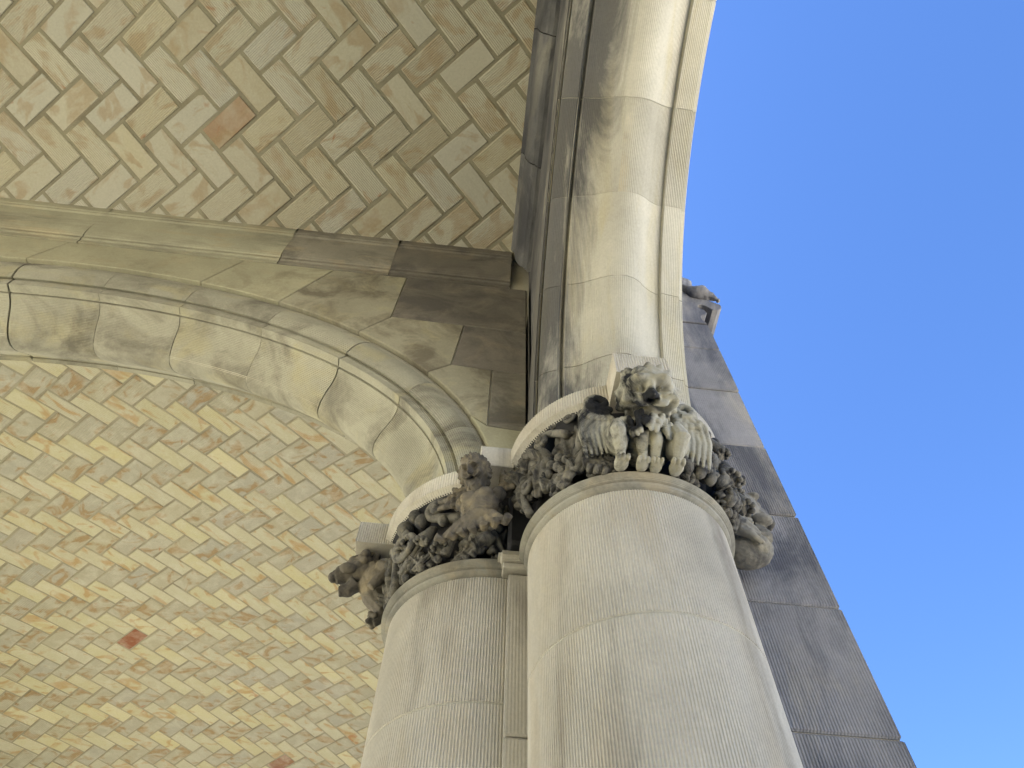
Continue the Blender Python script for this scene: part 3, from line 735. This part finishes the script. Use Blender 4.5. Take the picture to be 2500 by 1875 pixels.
# ------------------------------------------------------------------ bearded winged figure between the capitals
mo = Vector((math.sin(math.radians(-28)), -math.cos(math.radians(-28)), 0)); ms = Vector((math.cos(math.radians(-28)), math.sin(math.radians(-28)), 0))
frM = ((.17, 5.12, 0), ms, mo)
man = thing('bearded_figure', 'bearded winged man carving leaning out between the two column capitals', 'carving', M(.17, 5.1, 5.3))
hf = []
for q in (-1, 1):
    hf += [(q*.36, .16, .18, .13, 0, -.08), (q*.36, .16, .085, .06, 0, .05), (q*.36, .33, .22, .06, q*-12, .06), (q*.55, -.15, .18, .17, 0, .035),
           (q*.12, -.17, .06, .05, 0, .018), (q*.26, -.36, .20, .06, q*24, .038)]
hf += [(0, .12, .08, .26, 0, .050), (0, -.12, .12, .10, 0, .062), (0, -.47, .22, .09, 0, -.13), (0, -.62, .22, .07, 0, .035), (0, -.92, .40, .26, 0, .10)]
def man_fur(d):
    hair = max(0, min(1, (d.z-.50-.15*abs(d.x))/.12)) if d.y > 0 else 1.0
    side_ = max(0, min(1, (abs(d.x)-.80)/.1)); beard = max(0, min(1, (-.62-d.z)/.1))
    return max(hair, side_)*(locks(d, 4.2, .035, 8.0)+.025) + beard*(locks(d, 5.0, .035, 1.0)+.01)
sculpt_head('head', (-.02, .31, 5.96), (.15, .165, .19), hf, frM, 40, 0, m_man, man, man_fur, rough=.005)
hd = []
tors = [T([(0, .22, 5.86), (0, .14, 5.72)], [.08, .10]), E(0, .16, 5.58, .21, .15, .17), E(-.085, .27, 5.63, .10, .06, .075), E(.085, .27, 5.63, .10, .06, .075),
        E(-.20, .16, 5.68, .085, .085, .085), E(.20, .16, 5.68, .085, .085, .085), E(0, .16, 5.42, .16, .13, .14), E(0, .26, 5.45, .05, .03, .10), E(0, .20, 5.33, .18, .13, .10)]
for k in range(3):
    for s_ in (-1, 1): tors.append(T([(s_*.03, .285-.01*k, 5.56-.055*k), (s_*.12, .255, 5.54-.055*k), (s_*.17, .19, 5.56-.055*k)], .02))
for k in range(7):       # leafy skirt
    x = -.27+.09*k; tors.append(T([(x*.55, .20, 5.35), (x*.9, .24, 5.22), (x*1.25, .25, 5.12), (x*1.45, .31, 5.13)], [.06, .05, .04, .045]))
carve('body', hd+tors, frM, m_man, man, voxel=.0028, disp=.005)
for s_ in (-1, 1):
    w_ = [E(s_*.27, .06, 5.86, .10, .08, .14, ry=s_*18)]
    for k in range(6):
        a = math.radians(12+17*k); L = .34+.05*(k % 2)
        w_.append(T([(s_*.24, .05, 5.80), (s_*(.24+L*.5*math.cos(a)), .08, 5.80+L*.6*math.sin(a)), (s_*(.24+L*math.cos(a)), .04, 5.80+L*1.05*math.sin(a))], [.05, .05, .022]))
    for k in range(9): w_.append(E(s_*(.22+.06*(k % 3)), .12, 5.78+.07*(k//3), .042, .035, .04))
    carve('wing', w_, frM, m_man, man, voxel=.003, disp=-.004, tex=VOR2)

# ------------------------------------------------------------------ maned monster at the far left of the small column
O2, S2 = frame_at(C2, -90)
frL = ((C2[0]-R2, C2[1], 0), S2, O2)
mon = thing('curly_monster', 'curly maned open-mouthed monster carving jutting left from the small column capital', 'carving', M(-.85, 6.5, 5.4))
# seen side on: local x points towards -Y->... here +x is away from the viewer's left; y is out of the column
hm = [E(0, .45, 6.02, .19, .22, .19), T([(0, .50, 5.98), (0, .66, 5.93), (0, .75, 5.86)], [.15, .115, .085]), E(0, .77, 5.87, .07, .06, .06), E(0, .70, 5.97, .09, .07, .05),
      T([(-.02, .50, 5.80), (-.02, .58, 5.70), (-.02, .66, 5.68)], [.10, .08, .06]), E(-.12, .56, 6.06, .05, .06, .05), E(.12, .56, 6.06, .05, .06, .05),
      E(-.15, .60, 5.90, .07, .10, .06), E(.15, .60, 5.90, .07, .10, .06)]
for k in range(34):
    a = rnd.uniform(0, 2*PI); b_ = rnd.uniform(-.5, 1.2)
    hm.append(E(.20*math.cos(a)*math.cos(b_), .40+.16*math.sin(a)*math.cos(b_), 6.03+.21*math.sin(b_), .048, .048, .044))
bd = [E(0, .18, 5.86, .24, .26, .24), T([(0, .32, 5.85), (0, .22, 5.62), (0, .08, 5.44)], [.16, .15, .11]),
      T([(-.20, .22, 5.92), (-.30, .05, 5.80), (-.27, .22, 5.62), (-.26, .27, 5.54)], [.085, .08, .065, .05]), T([(.20, .22, 5.92), (.30, .05, 5.80), (.27, .22, 5.62), (.26, .27, 5.54)], [.085, .08, .065, .05]),
      T([(0, .15, 5.5), (-.02, .12, 5.36), (-.03, .20, 5.30)], [.10, .08, .06])]
for k in range(8): bd.append(E(rnd.uniform(-.08, .08), .20+rnd.uniform(-.04, .05), 5.32+rnd.uniform(-.04, .04), .035))
carve('body', hm+bd, frL, m_man, mon, voxel=.003, disp=.006)

# ------------------------------------------------------------------ lion head on the sky side of the large column
O3, S3 = frame_at(C1, 90)
frR = ((C1[0]+R1, C1[1]-.05, .10), S3, O3)
lion = thing('lion_head', 'grey lion head carving in profile on the buttress side of the large column', 'carving', M(2.7, 5.1, 5.3))
hl = [E(0, .30, 5.86, .25, .27, .27), T([(0, .40, 5.88), (0, .56, 5.78), (0, .63, 5.70)], [.17, .13, .10]), E(0, .65, 5.73, .09, .06, .055), E(0, .52, 5.95, .12, .10, .06),
      T([(-.02, .40, 5.52), (-.02, .52, 5.50), (-.02, .57, 5.52)], [.13, .11, .08]), E(-.14, .46, 5.92, .045, .05, .04), E(-.16, .48, 5.98, .07, .08, .03),
      E(-.13, .50, 5.64, .09, .12, .055), E(-.20, .18, 6.12, .07, .05, .10, ry=-15), E(0, .28, 5.30, .21, .28, .20)]
for k in range(26):
    z = rnd.uniform(5.25, 6.15); hl.append(T([(-.22+rnd.uniform(-.04, .02), .04+rnd.uniform(0, .12), z), (-.26, .16+rnd.uniform(0, .10), z-.05), (-.22, .30+rnd.uniform(0, .08), z-.13)], [.05, .045, .02]))
carve('head', hl, frR, m_carve, lion, voxel=.003, disp=.006)

# small beast couched on the buttress cap
cb = thing('cap_beast', 'small dark crouching beast carving on top of the buttress, seen against the sky', 'carving', M(3.9, 5.5, 12.4))
hb = []
for x, z, h in ((3.70, 12.72, .50), (3.78, 12.66, .55)): hb.append(T([(x-.05, 0, z), (x, 0, z+h*.55), (x-.04, 0, z+h)], [.10, .11, .04]))
hb += [E(3.95, 0, 12.55, .22, .16, .16), E(4.02, 0, 12.68, .12, .13, .11), E(4.04, -.10, 12.66, .055, .05, .05), E(4.02, -.08, 12.74, .10, .06, .03), T([(4.05, 0, 12.5), (4.16, 0, 12.48), (4.24, 0, 12.38)], [.12, .09, .05]), T([(4.14, 0, 12.5), (4.165, 0, 12.62), (4.15, 0, 12.72)], [.05, .04, .02]),
       E(3.82, 0, 12.62, .12, .12, .10), E(4.27, 0, 12.32, .04, .05, .05)]
frC = ((0, 5.34, 0), Vector((1, 0, 0)), Vector((0, -1, 0)))
carve('body', hb, frC, m_butt, cb, voxel=.006, disp=.006)

# ------------------------------------------------------------------ foliage of the capitals
def leaf_me(name, L, W, lobes, curl, seed, thick=.05):
    '''acanthus leaf: x across, z along its length, y out; fluted lobes with rounded ends, raised margin, tip rolling outwards'''
    nu, nv = 17, 34; vv = []
    for j in range(nv):
        s = j/(nv-1); lb = abs(math.cos(PI*lobes*s))**.7
        wv = W*(.22+.78*math.sin(PI*(.10+.84*s))**.7)*(.55+.45*lb)
        for i in range(nu):
            q = -1+2*i/(nu-1); aq = abs(q)
            y = .05+.10*math.sin(PI*s*.9)+(curl*.12*((s-.75)/.25)**2 if s > .75 else 0)
            y += .055*lb*aq**.8 - .05*(1-lb)*aq + .03*math.exp(-(q/.13)**2) - .035*math.exp(-((aq-.3)/.12)**2) - .09*aq**5
            z = L*s + .35*W*aq - .10*L*s*s*aq
            vv.append(Vector((wv*q, y, z)))
    nb = len(vv); vv += [p-Vector((0, thick, 0)) for p in vv]
    ff = grid_faces(nu, nv)+grid_faces(nu, nv, o=nb, flip=True)
    ring = [i for i in range(nu)]+[j*nu+nu-1 for j in range(1, nv)]+[(nv-1)*nu+i for i in range(nu-2, -1, -1)]+[j*nu for j in range(nv-2, 0, -1)]
    ff += [(ring[k], ring[k-1], nb+ring[k-1], nb+ring[k]) for k in range(len(ring))]
    me = me_from(name, vv, ff)
    bm = bmesh.new(); bm.from_mesh(me); bmesh.ops.recalc_face_normals(bm, faces=bm.faces[:])
    for f in bm.faces: f.smooth = True
    bm.to_mesh(me); bm.free(); me.materials.append(m_carve); return me
def simple_me(name, fn):
    bm = bmesh.new(); fn(bm); bmesh.ops.recalc_face_normals(bm, faces=bm.faces[:])
    for f in bm.faces: f.smooth = True
    me = bpy.data.meshes.new(name); bm.to_mesh(me); bm.free(); me.materials.append(m_carve); return me
def fruit_fn(bm):
    r_ = bmesh.ops.create_icosphere(bm, subdivisions=3, radius=.1)
    for v in r_['verts']:
        d = v.co.normalized(); v.co *= 1+.06*noise.noise(d*2.3)-.22*max(0, d.dot(Vector((.2, .75, -.6)).normalized())-.90)*8
def bud_fn(bm):
    tube(bm, [(0, 0, -.10), (0, .02, -.02), (0, .05, .06), (0, .10, .11)], [.04, .085, .09, .05], 14)
    for k in range(5):
        a = 2*PI*k/5; bmesh.ops.create_icosphere(bm, subdivisions=2, radius=.042, matrix=Matrix.Translation((.075*math.cos(a), .09, .08+.06*math.sin(a))))
def bell_fn(bm):
    tube(bm, [(0, 0, .16), (0, .03, .10), (0, .06, .0), (0, .09, -.09), (0, .12, -.13)], [.035, .065, .08, .10, .075], 16)
    for k in range(7):
        a = 2*PI*k/7; bmesh.ops.create_icosphere(bm, subdivisions=2, radius=.036, matrix=Matrix.Translation((.09*math.cos(a), .12+.06*math.sin(a), -.13)))
def scroll_fn(bm):
    pts = [(-.05, 0, -.42), (-.10, .02, -.26), (-.12, .05, -.10)]+spiral(0, .06, .0, .125, .02, 200, -1.55, 26, .05); tube(bm, pts, taper(.06, .04, 5)+taper(.045, .035, len(pts)-5), 10)
    bmesh.ops.create_icosphere(bm, subdivisions=2, radius=.05, matrix=Matrix.Translation((0, .11, 0)))
def stem_fn(bm):
    tube(bm, [(-.02, .0, -.36), (.0, .05, -.18), (.02, .06, .0), (.0, .05, .18), (-.04, .02, .33)], [.06, .045, .04, .045, .065], 10); tube(bm, [(.04, .0, -.36), (.06, .03, -.1), (.05, .03, .15), (0, .02, .3)], [.025, .025, .025, .03], 8)
def fern_fn(bm):
    pts = spiral(0, .06, 0, .24, .05, 100, 1.15, 26, .06); tube(bm, pts, taper(.05, .03, 27), 10)
    for i in range(2, 26, 2):
        p = Vector(pts[i]); tube(bm, [p, p*.82+Vector((0, .03, 0)), p*.60+Vector((0, .03, 0))], [.028, .034, .02], 8)
ME = {'leaf': [leaf_me('leaf', .62, .25, 3, 1.2, 1), leaf_me('leaf', .52, .22, 4, 1.7, 2), leaf_me('leaf', .42, .20, 3, .8, 3)],
      'fruit': [simple_me('fruit', fruit_fn)], 'bud': [simple_me('bud', bud_fn)], 'flower': [simple_me('flower', bell_fn)],
      'scroll': [simple_me('scroll', scroll_fn)], 'stem': [simple_me('stem', stem_fn)], 'fern': [simple_me('fern', fern_fn)]}
def place(kind, cap, c, rr, ang, z, roll=0, sc=1.0, tip=0, var=0, flip=1):
    sc *= {'leaf': .88, 'fruit': .92, 'scroll': .95}.get(kind, .9)
    out, side = frame_at(c, ang); upv = Vector((0, 0, 1))
    bas = Matrix((side, out, upv)).transposed()
    loc = Vector((c[0]*R, c[1]*R, EYE+z*R)) + out*rr*R
    rm = bas @ Matrix.Rotation(math.radians(roll), 3, 'Y') @ Matrix.Rotation(math.radians(-tip), 3, 'X')
    m_ = rm @ Matrix.Diagonal((flip*sc*R, sc*R, sc*R))
    me = ME[kind][var % len(ME[kind])]
    o = bpy.data.objects.new(kind, me); COL.objects.link(o); o.parent = cap
    o.matrix_basis = Matrix.Translation(loc) @ m_.to_4x4()
    return o
S_ = lambda kind, ang, z, **k: place(kind, capS, C2, k.pop('r', 1.10)*1.03, ang, z, **k)
B_ = lambda kind, ang, z, **k: place(kind, capB, C1, k.pop('r', 1.05), ang, z, **k)
# small column, from the monster to the bearded figure
for ang, z, sc in ((-43, 5.98, 1.0), (-58, 6.08, 1.1), (-50, 6.17, .9), (-66, 5.86, .7), (-29, 5.84, .75)): S_('fruit', ang, z, sc=sc, r=1.20)
for ang, z, ro, sc in ((-37, 5.68, 20, .95), (-29, 5.50, -10, .9)): S_('flower', ang, z, roll=ro, sc=sc, r=1.16)
S_('fern', -51, 5.72, sc=1.15, r=1.14); S_('scroll', -33, 6.06, sc=1.2, roll=-70, r=1.14); S_('scroll', -70, 5.72, sc=1.15, flip=-1, r=1.10); S_('scroll', -13, 5.66, sc=1.05, roll=35, r=1.14); S_('scroll', -20, 6.05, sc=.9, roll=120, r=1.12)
for ang, z, ro, sc, v, fl in ((-18, 5.36, 34, 1.1, 0, 1), (-9, 5.34, -16, 1.0, 1, 1), (-40, 5.30, -38, .75, 2, 1), (-60, 5.34, 28, .8, 1, -1), (-80, 5.38, 0, 1.0, 0, 1), (4, 5.36, -30, 1.0, 0, 1), (-4, 5.80, 30, .7, 2, 1)):
    S_('leaf', ang, z, roll=ro, sc=sc, var=v, flip=fl, r=1.07)
for ang, z, ro, sc in ((-24, 5.70, 22, 1.0), (-46, 5.60, 44, .9), (-61, 5.92, -34, .8), (-38, 5.42, 60, .6), (-68, 6.05, 60, .8)): S_('stem', ang, z, roll=ro, sc=sc, r=1.13)
for ang, z, sc in ((-41, 5.30, .55), (-12, 5.67, .5), (-31, 5.33, .5), (-52, 5.29, .5)): S_('fruit', ang, z, sc=sc, r=1.15)
# large column, left of the beast: hooded leaf over grapes
for ang, z, sc in ((-44, 5.50, .62), (-39, 5.54, .58), (-48, 5.58, .6), (-43, 5.62, .6), (-42, 5.42, .5), (-36, 5.47, .5), (-50, 5.48, .5)): B_('fruit', ang, z, sc=sc, r=1.15)
for ang, z, ro, sc, v, fl, tip in ((-42, 6.12, 176, .95, 0, 1, -22), (-34, 6.10, 160, .9, 1, 1, -24), (-22, 5.34, 16, .85, 0, 1, 0), (-62, 5.36, 24, .9, 0, 1, 0), (-57, 6.08, 205, .75, 1, 1, -14), (-74, 5.40, 0, .95, 1, 1, 0)):
    B_('leaf', ang, z, roll=ro, sc=sc, var=v, flip=fl, tip=tip, r=1.07)
for ang, z, ro, sc in ((-26, 5.68, 28, 1.15), (-32, 5.56, 46, .9), (-19, 5.60, -40, .8), (-58, 5.66, -16, .95), (-66, 5.74, 14, .9)): B_('stem', ang, z, roll=ro, sc=sc, r=1.09)
for ang, z, sc, fl, ro in ((-23, 5.93, .95, 1, 20), (-53, 6.06, .85, -1, -60), (-66, 5.55, .8, 1, 0), (-36, 6.20, .6, 1, 90), (-28, 6.21, .55, 1, 90), (-75, 5.95, .85, -1, 10)): B_('scroll', ang, z, sc=sc, flip=fl, roll=ro, r=1.11)
for ang, z, ro in ((-60, 5.98, -40), (-68, 5.98, 0)): B_('bud', ang, z, roll=ro, sc=.9, r=1.12)
for ang, ro, sc, v in ((-13, -70, .75, 1), (-31, 64, .7, 2), (-40, -60, .62, 1), (-54, 66, .7, 0), (13, 66, .7, 2), (31, -66, .65, 1), (45, 60, .7, 0), (60, -60, .7, 1)): B_('leaf', ang, 5.29, roll=ro, sc=sc, var=v, r=1.03)
for ang, ro, sc, v in ((-26, 66, .7, 1), (-33, -64, .62, 2), (-50, 62, .62, 0), (-68, -60, .7, 1), (-3, 62, .65, 1)): S_('leaf', ang, 5.29, roll=ro, sc=sc, var=v, r=1.03)
# large column, right of the beast: bell flowers and seed pods
for ang, z, ro, sc in ((45, 6.02, -20, 1.0), (50, 5.70, 10, 1.05), (59, 5.92, -20, 1.1), (66, 5.64, 0, 1.1), (70, 6.02, -30, 1.0)): B_('flower', ang, z, roll=ro, sc=sc, r=1.17)
for ang, z, ro, sc in ((40, 5.68, 0, .9), (45, 5.50, 20, .95), (20, 5.33, 0, .7), (27, 5.34, 20, .75), (34, 5.36, 0, .8), (57, 5.42, 20, .9), (29, 5.72, -30, .8), (50, 5.33, 0, .8)): B_('bud', ang, z, roll=ro, sc=sc, r=1.15)
for ang, z, ro, sc in ((37, 5.78, 6, 1.2), (43, 5.66, -34, .9), (32, 5.70, 14, .95), (54, 5.60, -25, .9)): B_('stem', ang, z, roll=ro, sc=sc, r=1.11)
for ang, z, ro, sc, v in ((26, 5.34, -14, .75, 0), (62, 5.34, 0, .9, 0), (72, 5.34, 0, .95, 1)): B_('leaf', ang, z, roll=ro, sc=sc, var=v, r=1.07)
for ang, z, sc in ((48, 6.16, .75), (55, 6.17, .8), (63, 5.98, .6), (61, 5.88, .55), (66, 5.90, .6), (40, 6.14, .65)): B_('fruit', ang, z, sc=sc, r=1.22)
for ang, z, sc, fl, ro in ((24, 5.62, .75, 1, 0), (33, 6.08, .8, -1, 160)): B_('scroll', ang, z, sc=sc, flip=fl, roll=ro, r=1.10)

# ------------------------------------------------------------------ the rest of the porch, out of the picture: roof, supports and added light blockers
def block(name, x0, x1, y0, y1, z0, z1, mat=m_wall):
    o = obj(name, box_mesh(name, x0, x1, y0, y1, z0, z1, .01), mat); o['kind'] = 'structure'; return o
block('rear_light_block', -14, 1.1, -22, -12.0, 0, 9.0, m_wall)  # unseen mass added behind the camera to hold back frontal fill light
block('far_light_block', -14, .9, 11.05, 22, 0, 9.0, m_butt)  # unseen mass added at the far end to darken the dome
block('porch_roof', -6.3, .80, -11.95, 11.0, 4.84+EYE, 5.4+EYE)
block('rear_wall_upper', -6.2, .78, -2.5, -1.74, 3.0+EYE, 4.83+EYE)
block('facade_wall_rear', .20, .80, -11.9, -2.52, 3.3+EYE, 4.83+EYE)
for y in (-7.2, -11.6): block('rear_pier', .20, 1.18, y, y+.85, 0, 3.29+EYE)
block('rear_pier', .20, 1.18, -2.45, -1.60, 0, 2.0+EYE)
block('sun_limit_beam', -6.2, -5.3, -11.9, 10.8, 4.7, 4.83+EYE)  # added unseen beam, its underside set to limit sun on the floor
for y in (-7, -1.8, 2.1, 10.2): block('side_pier', -5.9, -5.3, y-.35, y+.35, 0, 4.69)
block('facade_wall_far', .20, .80, 7.2*R+.1, 10.8, 4.2+EYE, 4.83+EYE)
print('objects', len(bpy.data.objects))
